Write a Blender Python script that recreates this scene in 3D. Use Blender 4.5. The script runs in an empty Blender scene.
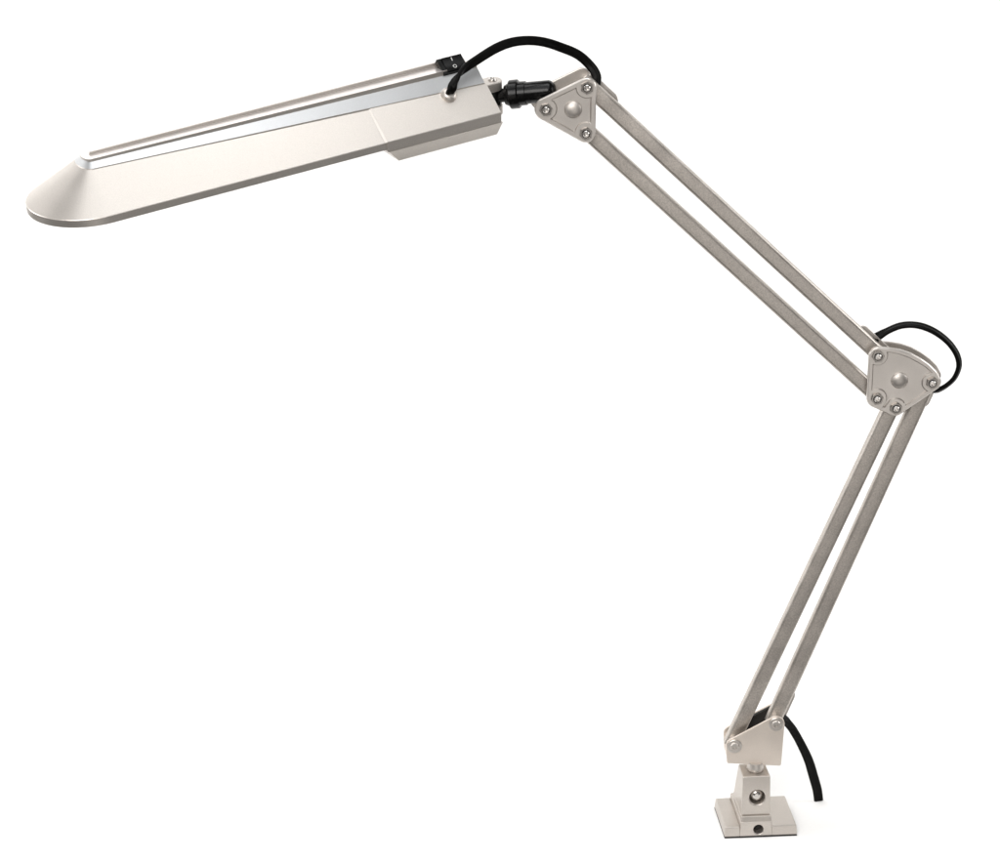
import bpy, bmesh, math
import numpy as np
from mathutils import Matrix, Vector

scene = bpy.context.scene
COL = scene.collection

# ------------------------------------------------------------------ camera
PITCH = math.radians(20.0); DIST = 2.2; FOC = 2200.0; ZC = 0.44198515
cam_data = bpy.data.cameras.new("camera")
cam = bpy.data.objects.new("camera", cam_data)
COL.objects.link(cam)
CAM_FW = Vector((0, math.cos(PITCH), -math.sin(PITCH)))
CAM_UP = Vector((0, math.sin(PITCH), math.cos(PITCH)))
CAM_LOC = Vector((0, 0, ZC)) - CAM_FW * DIST
cam.location = CAM_LOC
cam.rotation_euler = (math.pi / 2 - PITCH, 0, 0)
cam_data.sensor_fit = 'HORIZONTAL'
cam_data.sensor_width = 36.0
cam_data.lens = 36.0 * FOC / 1000.0
cam_data.clip_start = 0.05
cam_data.clip_end = 100.0
scene.camera = cam

# ------------------------------------------------------------------ light
scene.view_settings.view_transform = 'Standard'
scene.view_settings.look = 'None'
scene.view_settings.exposure = 0.0
scene.view_settings.gamma = 1.0

world = bpy.data.worlds.new("World")
scene.world = world
world.use_nodes = True
bgn = world.node_tree.nodes["Background"]
bgn.inputs[0].default_value = (1.0, 0.96, 0.915, 1)
bgn.inputs[1].default_value = 0.060


def area(name, loc, target, sx, sy, power, color):
    d = bpy.data.lights.new(name, 'AREA')
    d.shape = 'RECTANGLE'; d.size = sx; d.size_y = sy
    d.energy = power; d.color = color
    o = bpy.data.objects.new(name, d)
    COL.objects.link(o)
    o.location = loc
    o.rotation_euler = (Vector(target) - Vector(loc)).to_track_quat('-Z', 'Y').to_euler()
    return o


area("front_softbox", (-0.5, -2.2, 1.8), (0, 0, 0.5), 1.6, 1.2, 43, (1.0, 0.975, 0.95))
area("front_low_fill", (0.65, -2.4, -0.15), (0.25, 0, 0.4), 1.4, 0.9, 5.4, (1.0, 0.975, 0.95))  # unseen low fill lamp, added to brighten the joint plates and arms
area("overhead_softbox", (0, -0.9, 2.4), (0, -0.2, 0.3), 2.0, 1.5, 14.5, (0.95, 0.98, 1.0))
area("backdrop_lamp", (-0.5, 0.20, 2.1), (-0.2, 0.85, 1.25), 2.4, 0.6, 15, (1, 1, 1))
area("side_lamp", (-1.7, 0.1, 1.1), (0.3, 0.6, 0.2), 0.8, 0.8, 13, (1, 1, 1))
area("side_lamp", (1.7, 0.1, 1.1), (-0.3, 0.6, 0.2), 0.8, 0.8, 12, (1, 1, 1))
area("left_softbox", (-1.8, -0.8, 1.2), (0, 0, 0.5), 1.6, 1.6, 4, (1, 1, 1))


# ------------------------------------------------------------------ helpers


def at_y(px, py, y):
    """world point on the upright plane at depth y behind photo pixel (px, py)"""
    d = CAM_FW * FOC + Vector((1, 0, 0)) * (px - 500) - CAM_UP * (py - 431.5)
    return CAM_LOC + d * ((y - CAM_LOC.y) / d.y)


def at_z(px, py, z):
    d = CAM_FW * FOC + Vector((1, 0, 0)) * (px - 500) - CAM_UP * (py - 431.5)
    return CAM_LOC + d * ((z - CAM_LOC.z) / d.z)


def link(name, bm, mat, parent=None, smooth=30.0, bevel=None, segs=2, mats=None):
    bmesh.ops.recalc_face_normals(bm, faces=bm.faces)
    me = bpy.data.meshes.new(name)
    bm.to_mesh(me); bm.free()
    me.materials.append(mat)
    for m in mats or []:
        me.materials.append(m)
    if smooth:
        me.shade_smooth()
        me.set_sharp_from_angle(angle=math.radians(smooth))
    o = bpy.data.objects.new(name, me)
    COL.objects.link(o)
    if parent is not None:
        o.parent = parent
    if bevel:
        b = o.modifiers.new("bevel", 'BEVEL')
        b.width = bevel; b.segments = segs
        b.limit_method = 'ANGLE'; b.angle_limit = math.radians(28)
        b.harden_normals = True
    return o


def hull2d(pts):
    pts = sorted(set((round(p[0], 7), round(p[1], 7)) for p in pts))
    def cross(o, a, b):
        return (a[0] - o[0]) * (b[1] - o[1]) - (a[1] - o[1]) * (b[0] - o[0])
    lo, hi = [], []
    for p in pts:
        while len(lo) >= 2 and cross(lo[-2], lo[-1], p) <= 0: lo.pop()
        lo.append(p)
    for p in reversed(pts):
        while len(hi) >= 2 and cross(hi[-2], hi[-1], p) <= 0: hi.pop()
        hi.append(p)
    return lo[:-1] + hi[:-1]


def circ(c, r, n=40):
    return [(c[0] + r * math.cos(2 * math.pi * i / n), c[1] + r * math.sin(2 * math.pi * i / n)) for i in range(n)]


def ray_poly(c, ang, poly):
    dx, dy = math.cos(ang), math.sin(ang)
    best = 1e9
    for i in range(len(poly)):
        ax, ay = poly[i]; bx, by = poly[(i + 1) % len(poly)]
        ex, ey = bx - ax, by - ay
        den = dx * ey - dy * ex
        if abs(den) < 1e-14: continue
        t = ((ax - c[0]) * ey - (ay - c[1]) * ex) / den
        s = ((ax - c[0]) * dy - (ay - c[1]) * dx) / den
        if t > 0 and -1e-9 <= s <= 1 + 1e-9: best = min(best, t)
    return best


def ray_circle(c, ang, cc, r):
    dx, dy = math.cos(ang), math.sin(ang)
    fx, fy = c[0] - cc[0], c[1] - cc[1]
    b = fx * dx + fy * dy; q = fx * fx + fy * fy - r * r
    disc = b * b - q
    if disc <= 0: return None
    t = -b - math.sqrt(disc)
    return t if t > 0 else None


def extrude_poly(bm, poly, y0, y1):
    """prism from an x,z outline between depths y0 and y1"""
    a = [bm.verts.new((p[0], y0, p[1])) for p in poly]
    b = [bm.verts.new((p[0], y1, p[1])) for p in poly]
    n = len(poly)
    bm.faces.new(a); bm.faces.new(b[::-1])
    for i in range(n):
        bm.faces.new((a[i], b[i], b[(i + 1) % n], a[(i + 1) % n]))


def lathe(bm, prof, origin, axis, n=32, up=None):
    """revolve (dist along axis, radius) pairs"""
    ax = Vector(axis).normalized()
    q = ax.to_track_quat('Z', 'Y').to_matrix()
    u, v = q @ Vector((1, 0, 0)), q @ Vector((0, 1, 0))
    rings = []
    for h, r in prof:
        if r < 1e-6:
            rings.append([bm.verts.new(Vector(origin) + ax * h)]); continue
        rings.append([bm.verts.new(Vector(origin) + ax * h + (u * math.cos(2 * math.pi * i / n) + v * math.sin(2 * math.pi * i / n)) * r) for i in range(n)])
    for a, b in zip(rings, rings[1:]):
        for i in range(n):
            j = (i + 1) % n
            if len(a) == 1 and len(b) == 1: continue
            if len(a) == 1: bm.faces.new((a[0], b[i], b[j]))
            elif len(b) == 1: bm.faces.new((a[i], a[j], b[0]))
            else: bm.faces.new((a[i], a[j], b[j], b[i]))
    if len(rings[0]) > 1: bm.faces.new(rings[0])
    if len(rings[-1]) > 1: bm.faces.new(rings[-1])


def box(bm, lo, hi, m=None):
    vs = [bm.verts.new((x, y, z)) for x in (lo[0], hi[0]) for y in (lo[1], hi[1]) for z in (lo[2], hi[2])]
    if m is not None:
        for v in vs: v.co = m @ v.co
    for f in ((0, 1, 3, 2), (4, 6, 7, 5), (0, 4, 5, 1), (2, 3, 7, 6), (0, 2, 6, 4), (1, 5, 7, 3)):
        bm.faces.new([vs[i] for i in f])
    return vs


def hexa(bm, bottom, top):
    """solid from two 4-corner loops"""
    a = [bm.verts.new(p) for p in bottom]; b = [bm.verts.new(p) for p in top]
    bm.faces.new(a[::-1]); bm.faces.new(b)
    for i in range(4):
        bm.faces.new((a[i], a[(i + 1) % 4], b[(i + 1) % 4], b[i]))


def boolean_cut(o, cutters):
    """bake a cut into the mesh; the cutters are removed again"""
    for c in cutters:
        m = o.modifiers.new("cut", 'BOOLEAN'); m.operation = 'DIFFERENCE'; m.object = c; m.solver = 'EXACT'
    dg = bpy.context.evaluated_depsgraph_get()
    me = bpy.data.meshes.new_from_object(o.evaluated_get(dg))
    o.modifiers.clear()
    old = o.data; o.data = me; me.name = old.name
    for c in cutters:
        bpy.data.objects.remove(c)
    me.shade_smooth(); me.set_sharp_from_angle(angle=math.radians(30))


# ------------------------------------------------------------------ materials


def mat_base(name):
    m = bpy.data.materials.new(name); m.use_nodes = True
    nt = m.node_tree
    return m, nt, nt.nodes["Principled BSDF"]


def silver(name, col, metallic=0.85, rough=0.42, grain=1400.0, bump=0.12, colvar=0.06, cloud=0.05, rvar=0.05, stretch=(1, 1, 1)):
    m, nt, p = mat_base(name)
    N = nt.nodes.new; L = nt.links.new
    tc = N("ShaderNodeTexCoord"); mp = N("ShaderNodeMapping")
    mp.inputs['Scale'].default_value = stretch
    L(tc.outputs['Object'], mp.inputs['Vector'])
    n1 = N("ShaderNodeTexNoise"); n1.inputs['Scale'].default_value = grain; n1.inputs['Detail'].default_value = 2.0
    n2 = N("ShaderNodeTexNoise"); n2.inputs['Scale'].default_value = 34.0; n2.inputs['Detail'].default_value = 4.0
    L(mp.outputs['Vector'], n1.inputs['Vector']); L(mp.outputs['Vector'], n2.inputs['Vector'])
    a = N("ShaderNodeMapRange"); a.inputs[1].default_value = .3; a.inputs[2].default_value = .7
    a.inputs[3].default_value = 1 - colvar; a.inputs[4].default_value = 1 + colvar
    b = N("ShaderNodeMapRange"); b.inputs[1].default_value = .3; b.inputs[2].default_value = .7
    b.inputs[3].default_value = 1 - cloud; b.inputs[4].default_value = 1 + cloud
    L(n1.outputs['Fac'], a.inputs[0]); L(n2.outputs['Fac'], b.inputs[0])
    mu = N("ShaderNodeMath"); mu.operation = 'MULTIPLY'
    L(a.outputs[0], mu.inputs[0]); L(b.outputs[0], mu.inputs[1])
    vm = N("ShaderNodeVectorMath"); vm.operation = 'SCALE'; vm.inputs[0].default_value = col
    L(mu.outputs[0], vm.inputs['Scale'])
    L(vm.outputs[0], p.inputs['Base Color'])
    p.inputs['Metallic'].default_value = metallic
    r = N("ShaderNodeMapRange"); r.inputs[1].default_value = .3; r.inputs[2].default_value = .7
    r.inputs[3].default_value = rough - rvar; r.inputs[4].default_value = rough + rvar
    L(n2.outputs['Fac'], r.inputs[0]); L(r.outputs[0], p.inputs['Roughness'])
    bp = N("ShaderNodeBump"); bp.inputs['Strength'].default_value = bump; bp.inputs['Distance'].default_value = .0004
    L(n1.outputs['Fac'], bp.inputs['Height']); L(bp.outputs['Normal'], p.inputs['Normal'])
    return m


def plain(name, col, rough, metallic=0.0, spec=0.5):
    m, nt, p = mat_base(name)
    p.inputs['Metallic'].default_value = metallic
    p.inputs['Specular IOR Level'].default_value = spec
    N = nt.nodes.new; L = nt.links.new
    n = N("ShaderNodeTexNoise"); n.inputs['Scale'].default_value = 220.0; n.inputs['Detail'].default_value = 3.0
    tc = N("ShaderNodeTexCoord"); L(tc.outputs['Object'], n.inputs['Vector'])
    r = N("ShaderNodeMapRange"); r.inputs[1].default_value = .3; r.inputs[2].default_value = .7
    r.inputs[3].default_value = max(.02, rough - .06); r.inputs[4].default_value = rough + .06
    L(n.outputs['Fac'], r.inputs[0]); L(r.outputs[0], p.inputs['Roughness'])
    vm = N("ShaderNodeVectorMath"); vm.operation = 'SCALE'; vm.inputs[0].default_value = col
    s = N("ShaderNodeMapRange"); s.inputs[1].default_value = .3; s.inputs[2].default_value = .7
    s.inputs[3].default_value = .92; s.inputs[4].default_value = 1.08
    L(n.outputs['Fac'], s.inputs[0]); L(s.outputs[0], vm.inputs['Scale']); L(vm.outputs[0], p.inputs['Base Color'])
    return m


M_HEAD = silver("silver_paint", (.60, .560, .520), .8, .42, 1700, .10, .08, .015, .012)
M_CAP = silver("satin_cap", (.60, .56, .52), .85, .50, 1500, .10, .04, .03)
M_RIDGE = silver("ridge_cool_sheen", (.63, .635, .64), .85, .40, 1700, .06, .04, .015, .012)  # cool reflected light on the ridge slope, put into its colour
M_STRIPE = silver("tread_sheen", (.86, .81, .785), .85, .30, 1700, .04, .03, .015, .01)  # tread coloured brighter in place of the light it reflects
M_PLATE = silver("cast_silver", (.63, .59, .55), .85, .37, 1500, .14, .05, .05)
M_ARM = silver("brushed_aluminium", (.555, .512, .468), .9, .42, 1000, .34, .17, .10)
M_BASE = silver("base_silver", (.555, .512, .47), .85, .37, 1300, .18, .05, .05)
M_BRACKET = silver("bracket_silver", (.735, .66, .59), .6, .44, 1300, .12, .04, .04)
M_STEEL = plain("bright_steel", (.62, .59, .56), .26, 1.0)
M_NUT = plain("shaded_nut_steel", (.30, .28, .26), .30, 1.0)  # steel darkened to carry the dark reflections on the nut sides
M_BLACK = plain("black_plastic", (.003, .003, .003), .22, 0, .26)
M_CORD = plain("black_rubber", (.0018, .0016, .0014), .42, 0, .09)
M_MARK = plain("white_marking", (.55, .55, .53), .5)
M_HOLE = plain("dark_recess", (.02, .018, .016), .7)  # dark rubber; also blackens the shaded hole and bracket inside
M_SWEEP = plain("white_paper", (.9, .895, .885), .85, 0.0, .2)
for nd in M_SWEEP.node_tree.nodes:
    if nd.type == 'MAP_RANGE' and abs(nd.inputs[3].default_value - .92) < .01:
        nd.inputs[3].default_value, nd.inputs[4].default_value = .99, 1.01

# ------------------------------------------------------------------ setting: white paper sweep
bm = bmesh.new()
prof = [(-0.17, 0.0), (0.0, 0.0), (0.45, 0.0)]
for i in range(1, 17):
    a = math.pi / 2 * i / 16
    prof.append((0.45 + 0.4 * math.sin(a), 0.4 - 0.4 * math.cos(a)))
prof.append((0.85, 2.0))
rows = []
for y, z in prof:
    rows.append([bm.verts.new((x, y, z)) for x in (-1.6, -.8, 0, .8, 1.6)])
for a, b in zip(rows, rows[1:]):
    for i in range(4):
        bm.faces.new((a[i], a[i + 1], b[i + 1], b[i]))
sweep = link("backdrop", bm, M_SWEEP, smooth=60)
sweep['kind'] = 'structure'
sol = sweep.modifiers.new("solid", 'SOLIDIFY'); sol.thickness = 0.004; sol.offset = -1.0 if sweep.data.polygons[0].normal.z > 0 else 1.0

# ------------------------------------------------------------------ the lamp
BASE = Vector((0.2735, -0.004, 0.0))
lamp = bpy.data.objects.new("desk_lamp", None)
COL.objects.link(lamp)
lamp.location = BASE
lamp.empty_display_size = 0.05
lamp['label'] = "silver clamp-on desk lamp with long slim head, double-bar folding arm and black cord"
lamp['category'] = "desk lamp"
INV = Matrix.Translation(-BASE)


def part(name, bm, mat, **k):
    o = link(name, bm, mat, lamp, **k)
    o.matrix_parent_inverse = INV
    return o


# ---- head (local frame: x along the head to its cord end, y away, z up)
HO = Vector((-0.35700654, -0.19997264, 0.73391183))
HR = Matrix(((0.8484016749342129, -0.528394327057764, -0.03184388641473834),
             (0.5157264754702288, 0.8386266597008856, -0.17530410188581041),
             (0.1193348250423049, 0.13230555835681215, 0.9839992066866794)))
HM = Matrix.Translation(HO) @ HR.to_4x4()
XE = 0.38775; XS = 0.26735; W = 0.05272; H1 = 0.00707; HH = 0.02916


def lerp(a, b):
    return lambda x: a + (b - a) * x / XE


fr = lerp(.01666, .0279); ft = lerp(.01088, .01718); fs = lerp(.0008, .0010)
fH = lambda x: HH * (W - fr(x)) / (W - .01666)
fHb = lerp(.03406, .03424); fz2 = lerp(.03650, .03885); fHt = lerp(.0386, .0420)
cst = lambda v: (lambda x: v)


def outline(hw, z, xc, flat, xend, n=10, na=28, far=None, zfar=None):
    far = far or hw; zfar = zfar or z
    pts = []
    for i in range(n):
        x = xend + (xc - xend) * i / n
        pts.append((x, -hw(x), z(x)))
    for i in range(na + 1):
        a = -math.pi / 2 - math.pi * i / na
        f = i / na
        pts.append((xc + hw(xc) * flat * math.cos(a), (hw if f <= .5 else far)(xc) * math.sin(a), z(xc) + (zfar(xc) - z(xc)) * f))
    for i in range(n - 1, -1, -1):
        x = xend + (xc - xend) * i / n
        pts.append((x, far(x), zfar(x)))
    return pts


bm = bmesh.new()
levels = [
    outline(cst(W - .006), cst(-H1 + .004), -.0012, 1.02, XE - .002),
    outline(cst(W - .0016), cst(-H1), -.0012, 1.02, XE - .0004),
    outline(cst(W), cst(-H1 + .0004), -.0012, 1.02, XE),
    outline(cst(W), cst(-.0003), -.0012, 1.02, XE),
    outline(cst(W - .0004), cst(.0003), -.0012, 1.02, XE),
    outline(fr, fH, .001, .5, XE),
    outline(lambda x: fr(x) - .0002, lambda x: fH(x) + .0009 + .0011 * x / XE, .0012, .5, XE - .0003),
    outline(ft, fHb, .0025, .42, XE - .0015),
    outline(ft, fz2, .0028, .42, XE - .0025, far=lambda x: ft(x) * .88, zfar=lambda x: fHb(x) + .12 * (fHt(x) - fHb(x))),
    outline(fs, fz2, .0045, .6, XE - .010, far=lambda x: ft(x) * .25, zfar=lambda x: fHb(x) + .75 * (fHt(x) - fHb(x))),
    outline(fs, fHt, .0055, .6, XE - .012),
]
rings = [[bm.verts.new(p) for p in lv] for lv in levels]
n = len(rings[0])
for a, b in zip(rings, rings[1:]):
    for i in range(n - 1):
        bm.faces.new((a[i], a[i + 1], b[i + 1], b[i]))
    bm.faces.new((a[n - 1], a[0], b[0], b[n - 1]))
for rg in (rings[0], rings[-1]):
    for i in range(n // 2):
        q = [rg[i], rg[i + 1], rg[n - 2 - i], rg[n - 1 - i]]
        q = list(dict.fromkeys(q))
        if len(q) >= 3: bm.faces.new(q)
bm.faces.index_update()
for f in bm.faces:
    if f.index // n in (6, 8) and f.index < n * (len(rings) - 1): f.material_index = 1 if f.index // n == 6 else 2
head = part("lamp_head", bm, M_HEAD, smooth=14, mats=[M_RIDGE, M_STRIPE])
head.matrix_basis = HM


def sub(name, bm, mat, parent=None, **k):
    return link(name, bm, mat, parent or head, **k)


def straight_levels(bm, lv):
    """lv: (x0, x1, half width fn, z fn) bottom to top, closed solid"""
    rg = []
    for x0, x1, hw, z in lv:
        rg.append([bm.verts.new((x1, -hw(x1), z(x1))), bm.verts.new((x0, -hw(x0), z(x0))),
                   bm.verts.new((x0, hw(x0), z(x0))), bm.verts.new((x1, hw(x1), z(x1)))])
    for a, b in zip(rg, rg[1:]):
        for i in range(4):
            bm.faces.new((a[i], a[(i + 1) % 4], b[(i + 1) % 4], b[i]))
    bm.faces.new(rg[0][::-1]); bm.faces.new(rg[-1])


bm = bmesh.new()
o_ = .0011
straight_levels(bm, [
    (XS + .0005, XE + .0010, cst(W + .0001), cst(-.0091)),
    (XS, XE + .0012, cst(W + .0004), cst(-.0088)),
    (XS, XE + .0012, cst(W + .0009), cst(.0003)),
    (XS, XE + .0012, cst(W + .0005), cst(.0010)),
    (XS, XE + .0012, lambda x: fr(x) + .0003, lambda x: fH(x) + .0010),
])
for sgn in (1, -1):
    r0_ = [Vector((XS - .0020, -sgn * (W + .0001), .0002)), Vector((XS - .0020, -sgn * fr(XS), fH(XS) + .0001))]
    r1_ = [Vector((XS + .0002, -sgn * (W + .0008), .0009)), Vector((XS + .0002, -sgn * fr(XS), fH(XS) + .0010))]
    vv = [bm.verts.new(p) for p in (r0_[0], r0_[1], r1_[1], r1_[0])]
    bm.faces.new(vv)
sub("driver_cover", bm, M_HEAD, bevel=.0005, smooth=14)
bm = bmesh.new()
straight_levels(bm, [
    (XS + .0135, XE - .003, cst(W - .0040), cst(-.0222)),
    (XS + .0125, XE - .002, cst(W - .0026), cst(-.0216)),
    (XS + .0022, XE + .0025, cst(W + .0006), cst(-.0102)),
    (XS + .001, XE + .003, cst(W + .0010), cst(-.0092)),
])
sub("driver_tray", bm, M_HEAD, bevel=.0005, smooth=14)

# rocker switch let into the near shoulder of the ridge
xa, xb = .350, .3765
ang = math.atan2(.0445 - .0352, .0175 - .004)
sw_m = Matrix.Translation((0, -.0178, .0352)) @ Matrix.Rotation(ang, 4, 'X')
bm = bmesh.new()
box(bm, (xa, 0, -.004), (xb, .0172, .0014), sw_m)
# rocker: two tilted faces
x0, x1 = xa + .0045, xb - .0012
prof_r = [(.0012, .0010), (.0160, .0010), (.0160, .0036), (.0085, .0020), (.0012, .0026)]
va = [bm.verts.new(sw_m @ Vector((x0, p[0], p[1]))) for p in prof_r]
vb = [bm.verts.new(sw_m @ Vector((x1, p[0], p[1]))) for p in prof_r]
bm.faces.new(va); bm.faces.new(vb[::-1])
for i in range(5):
    bm.faces.new((va[i], vb[i], vb[(i + 1) % 5], va[(i + 1) % 5]))
# I and O marks
k0 = len(bm.faces)
bm.faces.ensure_lookup_table()
old = set(bm.faces)


def onface(x, t, lift=.0005):
    # point on the upper (t>.0085) or lower rocker face
    z = .0020 + (t - .0085) * (.0016 / .0075) if t > .0085 else .0026 - (t - .0012) * (.0006 / .0073)
    return sw_m @ Vector((x, t, z + lift))


xm = (x0 + x1) / 2 - .001
q = [(xm - .0005, .0112), (xm + .0005, .0112), (xm + .0005, .0144), (xm - .0005, .0144)]
bm.faces.new([bm.verts.new(onface(*p)) for p in q])
nn = 20
ro, ri = .0020, .0013
xo = xm - .0004
oa = [bm.verts.new(onface(xo + ro * math.cos(2 * math.pi * i / nn), .0050 + ro * math.sin(2 * math.pi * i / nn))) for i in range(nn)]
ob = [bm.verts.new(onface(xo + ri * math.cos(2 * math.pi * i / nn), .0050 + ri * math.sin(2 * math.pi * i / nn))) for i in range(nn)]
for i in range(nn):
    bm.faces.new((oa[i], oa[(i + 1) % nn], ob[(i + 1) % nn], ob[i]))
for f in bm.faces:
    if f not in old: f.material_index = 1
sub("rocker_switch", bm, M_BLACK, mats=[M_MARK], smooth=20)

# cord grommet on the side face
side_n = Vector((0, -HH, W - .01666)).normalized()
side_n = Vector((0, -side_n.y * -1, side_n.z)) if side_n.y > 0 else side_n
G = Vector((.3470, -.0290, .0190)) + side_n * .001
bm = bmesh.new()
lathe(bm, [(-.001, .0076), (.0012, .0076), (.0030, .0070), (.0046, .0056), (.0054, .0040), (.0050, .0030)], G, side_n, 28)
sub("cord_grommet", bm, M_HEAD, smooth=50)

# mounting fork
bm = bmesh.new()
for z0, z1 in ((.0015, .0105), (-.0235, -.0135)):
    cx, rr = .4125, .0092
    pts = [(XE - .002, -rr), (cx, -rr)] + [(cx + rr * math.sin(math.pi * i / 14), -rr * math.cos(math.pi * i / 14)) for i in range(1, 14)] + [(cx, rr), (XE - .002, rr)]
    a = [bm.verts.new((p[0], p[1], z0)) for p in pts]; b = [bm.verts.new((p[0], p[1], z1)) for p in pts]
    bm.faces.new(a); bm.faces.new(b[::-1])
    for i in range(len(pts)):
        j = (i + 1) % len(pts)
        bm.faces.new((a[i], b[i], b[j], a[j]))
box(bm, (XE - .003, -.0110, -.0230), (XE + .0042, .0110, .0085))
sub("mounting_fork", bm, M_HEAD, bevel=.0010, smooth=30)
bm = bmesh.new()
lathe(bm, [(-.0145, .0042), (.0098, .0042), (.0110, .0042), (.0122, .0036), (.0126, .0020), (.0118, .0014), (.0118, 0)], (.4125, 0, 0), (0, 0, 1), 24)
sub("pivot_screw", bm, M_STEEL, smooth=40)

# ---- black swivel between head and arm
hub = HM @ Vector((.4125, 0, -.006))
sh_end = at_y(551, 90.5, .003)
ax = (sh_end - hub).normalized()
LEN = (sh_end - hub).length
bm = bmesh.new()
hz = (HR @ Vector((0, 0, 1)))
lathe(bm, [(-.0065, .0085), (.0068, .0085)], hub, hz, 24)
lathe(bm, [(.004, .0060), (.0115, .0068), (.0122, .0092), (.0150, .0106), (.0168, .0110), (.0170, .0132), (.0178, .0138), (.0250, .0138), (.0258, .0132),
           (.0260, .0116), (.0328, .0114), (.0332, .0104), (LEN - .001, .0101), (LEN + .0012, .0090), (LEN + .0040, .0060), (LEN + .005, 0)], hub, ax, 36)
part("swivel_joint", bm, M_BLACK, smooth=35)

# ---- joints
YF = -.016; YB = .013; TH = .0042


def hex_nut(parent, c, y, r=.0062, turn=0.0):
    """hexagonal nut with the rounded bolt end in its middle, facing the viewer's side (-y)"""
    bm = bmesh.new()
    rg = []
    for (rad, yy, six) in ((r, y + .001, 1), (r, y - .0022, 1), (r * .88, y - .0030, 0), (r * .66, y - .0030, 0), (r * .56, y - .0022, 0)):
        ring = []
        for i in range(36):
            a = 2 * math.pi * i / 36 + turn
            k = rad
            if six:
                w = (a - turn) % (math.pi / 3) - math.pi / 6
                k = rad * math.cos(math.pi / 6) / math.cos(w)
            ring.append(bm.verts.new((c[0] + k * math.cos(a), yy, c[1] + k * math.sin(a))))
        rg.append(ring)
    for a, b in zip(rg, rg[1:]):
        for i in range(36):
            bm.faces.new((a[i], a[(i + 1) % 36], b[(i + 1) % 36], b[i]))
    bm.faces.new(rg[0])
    was = set(bm.faces)
    lathe(bm, [(.0005, r * .50), (.0036, r * .50), (.0042, r * .40), (.0043, r * .22), (.0030, r * .18), (.0030, 0)], (c[0], y, c[1]), (0, -1, 0), 20)
    for f in bm.faces:
        if f not in was: f.material_index = 1
    o = link("hex_nut", bm, M_NUT, parent, smooth=30, mats=[M_STEEL])
    o.matrix_parent_inverse = Matrix.Identity(4)
    return o


def joint_plate(name, corners, extra, dome, dome_r, inset, boss_r, turns, back):
    """front cover with a sunk field, raised bosses round the nuts and a domed rivet"""
    pts = []
    for c, r in corners: pts += circ(c, r, 60)
    pts += extra
    outer = hull2d(pts)
    # inset outline
    pin = []
    for c, r in corners: pin += circ(c, max(r - inset, .0005), 60)
    cx, cz = dome
    for e in extra:
        v = Vector((e[0] - cx, e[1] - cz)); L_ = v.length
        pin.append((cx + v.x * (L_ - inset) / L_, cz + v.y * (L_ - inset) / L_))
    inner = hull2d(pin)
    NA = 360
    def radii(off_in, off_b):
        out = []
        for i in range(NA):
            a = 2 * math.pi * i / NA
            t = ray_poly(dome, a, inner) - off_in
            for c, r in corners:
                q = ray_circle(dome, a, c, boss_r + off_b)
                if q is not None: t = min(t, q)
            out.append(t)
        return out
    ro_ = [ray_poly(dome, 2 * math.pi * i / NA, outer) for i in range(NA)]
    dep = .0019
    r1 = radii(0, 0); r2 = radii(.0011, .0010)
    bm = bmesh.new()
    def ring(rs, y, off=0):
        return [bm.verts.new((cx + (rs[i] - off) * math.cos(2 * math.pi * i / NA), y, cz + (rs[i] - off) * math.sin(2 * math.pi * i / NA))) for i in range(NA)]
    rgs = [ring(ro_, YF + TH), ring(ro_, YF + .0012), ring(ro_, YF + .0005, .0004), ring(ro_, YF, .0011),
           ring([max(a, b) for a, b in zip(r1, r2)], YF), ring(r2, YF + dep), ring([dome_r * 1.10] * NA, YF + dep),
           ring([dome_r * .9] * NA, YF + dep)]
    for a, b in zip(rgs, rgs[1:]):
        for i in range(NA):
            bm.faces.new((a[i], a[(i + 1) % NA], b[(i + 1) % NA], b[i]))
    bm.faces.new(rgs[0]); bm.faces.new(rgs[-1])
    pl = part(name, bm, M_PLATE, smooth=28)
    bm = bmesh.new()
    lathe(bm, [(-dep - .0006, dome_r)] + [(-dep + dome_r * .50 * math.sin(math.pi / 2 * i / 10), dome_r * math.cos(math.pi / 2 * i / 10)) for i in range(10)] + [(-dep + dome_r * .50, 0)],
          (cx, YF, cz), (0, -1, 0), 40)
    o = link("domed_cap", bm, M_CAP, pl, smooth=50)
    for (c, r), tn in zip(corners, turns):
        hex_nut(pl, c, YF, turn=tn)
    # rear plate: same outline, turned over, on the far side of the bars
    bm = bmesh.new()
    extrude_poly(bm, [(p[0] + back[0], p[1] + back[1]) for p in outer], YB, YB + TH)
    part(name, bm, M_PLATE, bevel=.0010, smooth=28)
    # spacer pins through the joint
    for c, r in corners:
        bm = bmesh.new()
        lathe(bm, [(0, .0042), (YB - YF - TH + .0004, .0042)], (c[0], YF + TH - .0002, c[1]), (0, 1, 0), 20)
        o = link("pivot_pin", bm, M_STEEL, pl, smooth=40)
    return pl


def P2(px, py, y=YF):
    p = at_y(px, py, y)
    return (p.x, p.z)


T_L, T_R, T_B = P2(545.8, 109.3), P2(587.0, 87.3), P2(585.8, 133.2)
joint_plate("joint_plate", [(T_L, .0106), (T_R, .0088), (T_B, .0092)], [], P2(573.2, 109.8), .0084, .0044, .0098, (.2, .5, .35), (-.004, .004))

E_A, E_B, E_C, E_D = P2(877.9, 356.0), P2(932.1, 382.6), P2(876.9, 398.5), P2(895.8, 408.0)
bul = [P2(889, 348.2), P2(900.5, 350.2), P2(911, 353.6), P2(921.5, 359.2), P2(930, 365.0), P2(937, 372.0)]
joint_plate("elbow_plate", [(E_A, .0086), (E_B, .0090), (E_C, .0098), (E_D, .0086)], bul, P2(899.9, 381.0), .0084, .0040, .0092, (.1, .4, .25, .45), (.0055, -.003))

# ---- arm bars: channels open towards the back, rounded shoulders
YW = -.0055; YR = .0035


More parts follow.
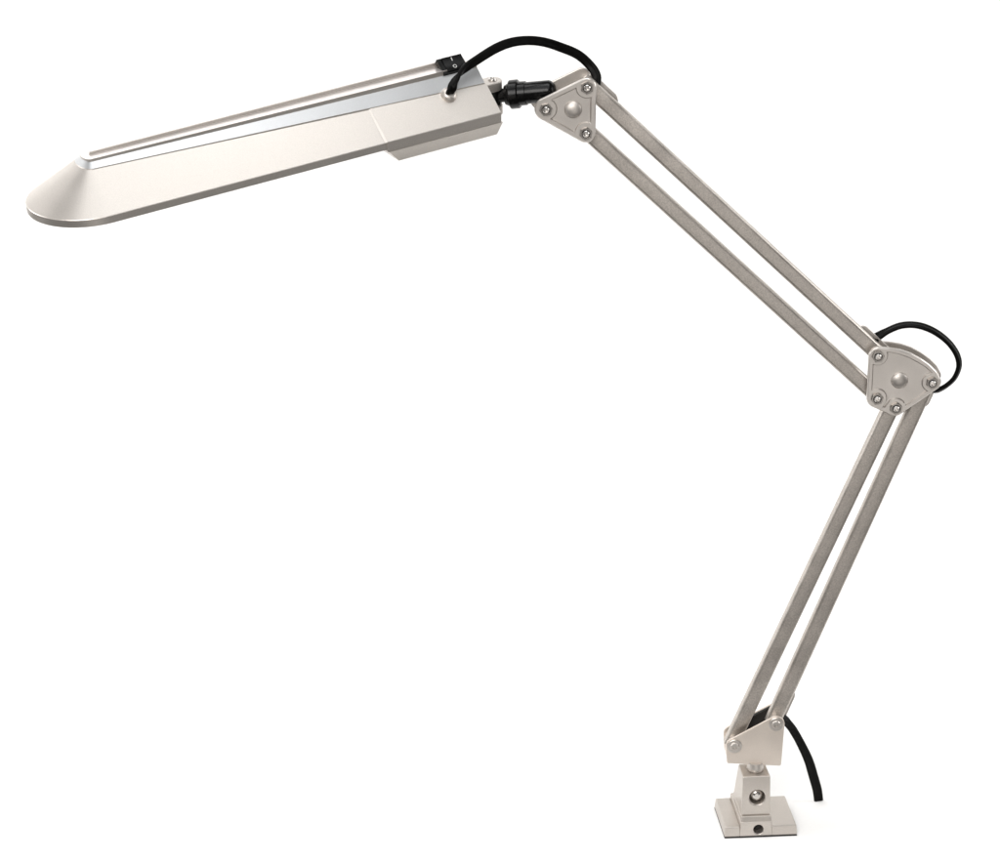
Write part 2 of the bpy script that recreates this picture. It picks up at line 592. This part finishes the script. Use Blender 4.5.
def arm_bar(a, b, w, ext_a=.006, ext_b=.006):
    a = Vector((a[0], 0, a[1])); b = Vector((b[0], 0, b[1]))
    u = (b - a).normalized(); v = Vector((-u.z, 0, u.x))
    h = w / 2; t = .0014; r = .0030
    prof = [(h, YR), ]
    for i in range(7):
        q = math.pi / 2 * i / 6
        prof.append((h - r + r * math.cos(q), YW + r - r * math.sin(q)))
    for i in range(7):
        q = math.pi / 2 + math.pi / 2 * i / 6
        prof.append((-h + r + r * math.cos(q), YW + r - r * math.sin(q)))
    prof += [(-h, YR), (-h + t, YR), (-h + t, YW + t), (h - t, YW + t), (h - t, YR)]
    bm = bmesh.new()
    L_ = (b - a).length
    sts = [-ext_a, .0] + [L_ * k / 12 for k in range(1, 12)] + [L_, L_ + ext_b]
    rg = [[bm.verts.new(a + u * s + v * p[0] + Vector((0, p[1], 0))) for p in prof] for s in sts]
    n = len(prof)
    for p, q in zip(rg, rg[1:]):
        for i in range(n):
            bm.faces.new((p[i], p[(i + 1) % n], q[(i + 1) % n], q[i]))
    bm.faces.new(rg[0]); bm.faces.new(rg[-1])
    return part("arm_bar", bm, M_ARM, smooth=35)


B_L, B_R = P2(734.5, 746.2), P2(776.2, 724.3)
arm_bar(T_R, E_A, .0153)
arm_bar(T_B, E_C, .0153)
arm_bar(E_B, B_R, .0160)
arm_bar(E_D, B_L, .0160)


def cable_clip(a, b, start, length, off, half):
    """flat retaining tab closing the back of a channel where the cord leaves it"""
    a = Vector((a[0], 0, a[1])); b = Vector((b[0], 0, b[1]))
    u = (b - a).normalized(); v = Vector((-u.z, 0, u.x))
    c0 = a + u * start + v * off; c1 = a + u * (start + length) + v * off
    poly = hull2d(circ((c0.x, c0.z), half, 32) + circ((c1.x, c1.z), half, 32))
    bm = bmesh.new()
    extrude_poly(bm, poly, .0086, .0112)
    return part("cable_clip", bm, M_PLATE, bevel=.0007, smooth=30)


cable_clip(T_R, E_A, .004, .024, .0020, .0088)
cable_clip(E_A, T_R, -.010, .029, -.0020, .0088)
cable_clip(E_B, B_R, .004, .022, .0052, .0088)
cable_clip(B_R, E_B, .002, .022, -.0052, .0088)

# ---- base bracket: folded sheet, two rivets
bm = bmesh.new()
lo_l = P2(726.8, 763.6); lo_r = P2(781.2, 766.0)
outer = hull2d(circ(B_L, .0088, 40) + circ(B_R, .0088, 40) + circ((lo_l[0] + .002, lo_l[1] + .002), .002, 12) + circ((lo_r[0] - .002, lo_r[1] + .002), .002, 12))
extrude_poly(bm, outer, YF, YF + .0026)
extrude_poly(bm, outer, YB - .001, YB + .0016)
zb = min(p[1] for p in outer)
box(bm, (lo_l[0] + .003, YF + .0026, lo_l[1] + .0003), (lo_r[0] - .003, YB - .001, lo_l[1] + .0029))
box(bm, (lo_l[0] + .0004, YF + .0024, lo_l[1] + .002), (lo_l[0] + .0022, YB - .0008, B_L[1] + .001))
brk = part("base_bracket", bm, M_BRACKET, bevel=.0007, smooth=30)
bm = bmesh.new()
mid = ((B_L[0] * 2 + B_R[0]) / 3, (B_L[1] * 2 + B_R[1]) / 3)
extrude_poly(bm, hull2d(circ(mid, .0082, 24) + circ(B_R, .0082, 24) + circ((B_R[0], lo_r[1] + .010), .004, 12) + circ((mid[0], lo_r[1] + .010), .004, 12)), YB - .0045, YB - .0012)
link("bracket_shade_plate", bm, M_HOLE, brk, smooth=30)  # added black plate standing in for shade between the bracket sheets
for c in (B_L, B_R):
    bm = bmesh.new()
    lathe(bm, [(-.026, .0030), (-.0002, .0078), (.0010, .0078), (.0014, .0072), (.0014, .0050), (.0022, .0048), (.0030, .0042), (.0030, .0024), (.0020, .0020), (.0020, 0)], (c[0], YF, c[1]), (0, -1, 0), 32)
    link("rivet", bm, M_PLATE, brk, smooth=30)

# ---- clamp base (turned a few degrees on the table)
XL, XR, Y0, Y1 = .2334, .3112, -.0360, .0290
CB = Vector(((XL + XR) / 2, (Y0 + Y1) / 2, 0))
RB = Matrix.Translation(CB) @ Matrix.Rotation(math.radians(4.3), 4, 'Z') @ Matrix.Translation(-CB)
RBI = RB.inverted()
cxp = (RBI @ at_y(756.6, 810, -.033)).x
ZP = .0672
bm = bmesh.new()
for a_, b_, da, db in ((XL, cxp - .0166, .001, 0), (cxp + .0162, XR, 0, .001)):
    hexa(bm, [(a_, Y0, .0016), (b_, Y0, .0016), (b_, Y1, .0016), (a_, Y1, .0016)],
         [(a_ + da, Y0 + .0016, .0125), (b_ - db, Y0 + .0016, .0125), (b_ - db, Y1 - .001, .0125), (a_ + da, Y1 - .001, .0125)])
plate = part("clamp_base", bm, M_BASE, smooth=30)
plate.matrix_basis = RB
bm = bmesh.new()
xl, xr = cxp - .0176, cxp + .0172
hexa(bm, [(xl, Y0 - .0005, .0022), (xr, Y0 - .0005, .0022), (xr, Y1 + .0004, .0022), (xl, Y1 + .0004, .0022)],
     [(xl + .0008, Y0 + .0006, .0182), (xr - .0008, Y0 + .0006, .0182), (xr - .0008, Y1 - .0008, .0182), (xl + .0008, Y1 - .0008, .0182)])
rib = link("clamp_rib", bm, M_BASE, plate, smooth=30)
hp = RBI @ at_y(758.4, 829.6, -.0358)


def drill(o, r, c, depth):
    b_ = bmesh.new(); lathe(b_, [(-.01, r), (depth, r)], c, (0, 1, 0), 40)
    cut = link("cutter", b_, M_HOLE)
    keep = o.matrix_basis.copy(), o.parent
    o.parent = None; o.matrix_basis = Matrix.Identity(4)
    boolean_cut(o, [cut])
    o.parent = keep[1]; o.matrix_basis = keep[0]
    if o is plate: o.matrix_parent_inverse = INV


def soften(o, w):
    b = o.modifiers.new("bevel", 'BEVEL')
    b.width = w; b.segments = 3; b.limit_method = 'ANGLE'; b.angle_limit = math.radians(40); b.harden_normals = True


drill(rib, .0051, (hp.x, Y0, hp.z), .014)
soften(rib, .0012)
soften(plate, .0014)
bm = bmesh.new()
pl_, pr_ = cxp - .0152, cxp + .0150
hexa(bm, [(pl_ - .0010, Y0 + .0012, .0176), (pr_ + .0012, Y0 + .0012, .0176), (pr_ + .0012, Y1 - .007, .0176), (pl_ - .0010, Y1 - .007, .0176)],
     [(pl_ - .0004, Y0 + .0034, .0236), (pr_ + .0006, Y0 + .0034, .0236), (pr_ + .0006, Y1 - .009, .0236), (pl_ - .0004, Y1 - .009, .0236)])
link("clamp_shoulder", bm, M_BASE, plate, bevel=.0009, segs=3, smooth=30)
bm = bmesh.new()
hexa(bm, [(pl_ - .0002, Y0 + .0058, .0230), (pr_ + .0004, Y0 + .0058, .0230), (pr_ + .0004, Y1 - .010, .0230), (pl_ - .0002, Y1 - .010, .0230)],
     [(pl_ + .0004, Y0 + .0094, ZP), (pr_ - .0004, Y0 + .0094, ZP), (pr_ - .0008, .0020, ZP), (pl_ + .0008, .0020, ZP)])
pillar = link("clamp_pillar", bm, M_BASE, plate, smooth=30)
hz_ = RBI @ at_y(757.3, 797.6, -.0285)
drill(pillar, .0082, (hz_.x, hz_.y, hz_.z), .0105)
soften(pillar, .0015)
# grub screw inside the hole
bm = bmesh.new()
lathe(bm, [(-.002, .0074), (.0040, .0070), (.0062, .0058), (.0074, .0040), (.0080, .0020), (.0081, 0)], (hz_.x, hz_.y + .0100, hz_.z), (0, -1, 0), 32)
link("set_screw", bm, M_STEEL, plate, smooth=60)
bm = bmesh.new()
lathe(bm, [(-.002, .0050), (.0030, .0050), (.0030, .0022), (.0020, 0)], (hp.x, Y0 + .0115, hp.z), (0, -1, 0), 24)
link("hole_shade_disc", bm, M_HOLE, plate, smooth=40)  # added black disc deep in the open hole, in place of its shade
bm = bmesh.new()
hexa(bm, [(XL + .0003, Y0 + .0003, 0), (XR - .0003, Y0 + .0003, 0), (XR - .0003, Y1 - .0003, 0), (XL + .0003, Y1 - .0003, 0)],
     [(XL + .0006, Y0 + .0006, .0019), (XR - .0006, Y0 + .0006, .0019), (XR - .0006, Y1 - .0006, .0019), (XL + .0006, Y1 - .0006, .0019)])
link("rubber_pad", bm, M_HOLE, plate, smooth=30)
# spindle the bracket turns on
sp = at_y(755.0, 770, -.012)
bm = bmesh.new()
lathe(bm, [(.030, .0060), (ZP - .001, .0062), (ZP + .0005, .0080), (ZP + .0022, .0090), (ZP + .0050, .0090), (lo_l[1] + .0006, .0078)], (sp.x, -.0125, 0), (0, 0, 1), 36)
part("spindle", bm, M_HEAD, smooth=50)

# ---- power cord: flat two-core cable
ctrl = []                                   # (point, thickness direction)


def cp(px, py, y, wdir):
    ctrl.append((at_y(px, py, y), Vector(wdir)))


g0 = HM @ (G - side_n * .004); g1 = HM @ (G + side_n * .010)
ctrl.append((g0, Vector((.8, .3, .2)))); ctrl.append((g1, Vector((.8, .3, .2))))
cp(454.0, 82, -.052, (.6, .2, .6)); cp(463.0, 70, -.045, (.5, .2, .7)); cp(477.6, 59.5, -.036, (.4, .3, .8)); cp(496, 48.2, -.024, (.2, .4, .9))
cp(512, 42.2, -.014, (0, .5, .9)); cp(528.7, 40.4, -.005, (0, .5, .9)); cp(545, 42.2, .002, (.1, .4, .9)); cp(561, 47.3, .007, (.3, .2, .9))
cp(577.4, 54.3, .010, (.5, .1, .85)); cp(589.5, 64.8, .010, (.7, 0, .7)); cp(596.5, 76, .006, (.8, 0, .5))


def along(a, b, s, off=0.0, y=.002):
    a = Vector((a[0], 0, a[1])); b = Vector((b[0], 0, b[1]))
    u = (b - a).normalized(); v = Vector((-u.z, 0, u.x))
    return a + u * s + v * off + Vector((0, y, 0)), v


LU = (Vector(E_A) - Vector(T_R)).length
for s in (.016, .06, .14, .22, .30, LU - .045):
    p, v = along(T_R, E_A, s, 0, .0005)
    ctrl.append((p, v))
cp(868.5, 342.5, .0030, (-.5, .5, .6)); cp(876.5, 337.2, .012, (-.4, .5, .7))
cp(886.9, 331.2, .014, (0, 1, .3)); cp(899.6, 325.9, .012, (0, 1, .25)); cp(912.4, 324.7, .009, (0, 1, .25)); cp(925, 327.2, .006, (.2, .9, .3))
cp(937.9, 333.6, .004, (.4, .9, .2)); cp(949.3, 343.2, .003, (.5, .85, 0)); cp(957, 354.8, .002, (.5, .85, 0)); cp(959.0, 366.2, .001, (.5, .85, -.1))
cp(954.6, 377.6, .001, (.4, .85, -.3)); cp(946.8, 385.2, .002, (.3, .85, -.4)); cp(937.6, 390.2, .003, (.3, .8, -.5))
LLo = (Vector(B_R) - Vector(E_B)).length
p, v = along(E_B, B_R, .020, 0, .001); ctrl.append((p, Vector((.6, .5, .2))))
for s in (.06, .14, .22, .30, LLo - .04, LLo - .010):
    p, v = along(E_B, B_R, s, 0, .0005); ctrl.append((p, v))
cp(786.0, 721.0, .012, (.7, .2, .4)); cp(792.6, 729.4, .018, (.8, .2, .4)); cp(800.4, 743.0, .024, (.9, .2, .3)); cp(808.4, 760.0, .030, (.95, .2, .2))
cp(813.6, 777.0, .036, (1, .2, .1)); cp(817.2, 790.0, .039, (1, .2, .1))
e = at_z(818.6, 800.5, .0002); ctrl.append((e, Vector((1, .2, .05))))


def catmull(p0, p1, p2, p3, t):
    return .5 * ((2 * p1) + (-p0 + p2) * t + (2 * p0 - 5 * p1 + 4 * p2 - p3) * t * t + (-p0 + 3 * p1 - 3 * p2 + p3) * t ** 3)


path = []
for i in range(len(ctrl) - 1):
    P = [ctrl[max(0, min(len(ctrl) - 1, i + k))] for k in (-1, 0, 1, 2)]
    seg = (P[2][0] - P[1][0]).length
    m = max(3, int(seg / .0022)) if seg < .035 else 10
    for j in range(m):
        t = j / m
        path.append((catmull(*[p[0] for p in P], t), P[1][1].lerp(P[2][1], t)))
path.append(ctrl[-1])
# figure-of-eight section
sec = []
rc, dx = .0021, .0024
for i in range(13):
    a = -math.radians(122) + math.radians(244) * i / 12
    sec.append((dx + rc * math.cos(a), rc * math.sin(a)))
for i in range(13):
    a = math.radians(58) + math.radians(244) * i / 12
    sec.append((-dx + rc * math.cos(a), rc * math.sin(a)))
bm = bmesh.new()
rgs = []
pw = None
for i, (p, w) in enumerate(path):
    tdir = (path[min(i + 1, len(path) - 1)][0] - path[max(i - 1, 0)][0]).normalized()
    w = (w - tdir * w.dot(tdir)).normalized()
    if pw is not None and w.dot(pw) < 0: w = -w
    pw = w
    nrm = tdir.cross(w)
    k = 1.0 + .16 * max(0.0, min(1.0, (i - len(path) + 40) / 20))
    rgs.append([bm.verts.new(p + w * s[0] * k + nrm * s[1]) for s in sec])
ns = len(sec)
for a, b in zip(rgs, rgs[1:]):
    for i in range(ns):
        bm.faces.new((a[i], a[(i + 1) % ns], b[(i + 1) % ns], b[i]))
bm.faces.new(rgs[0]); bm.faces.new(rgs[-1])
part("power_cord", bm, M_CORD, smooth=50)
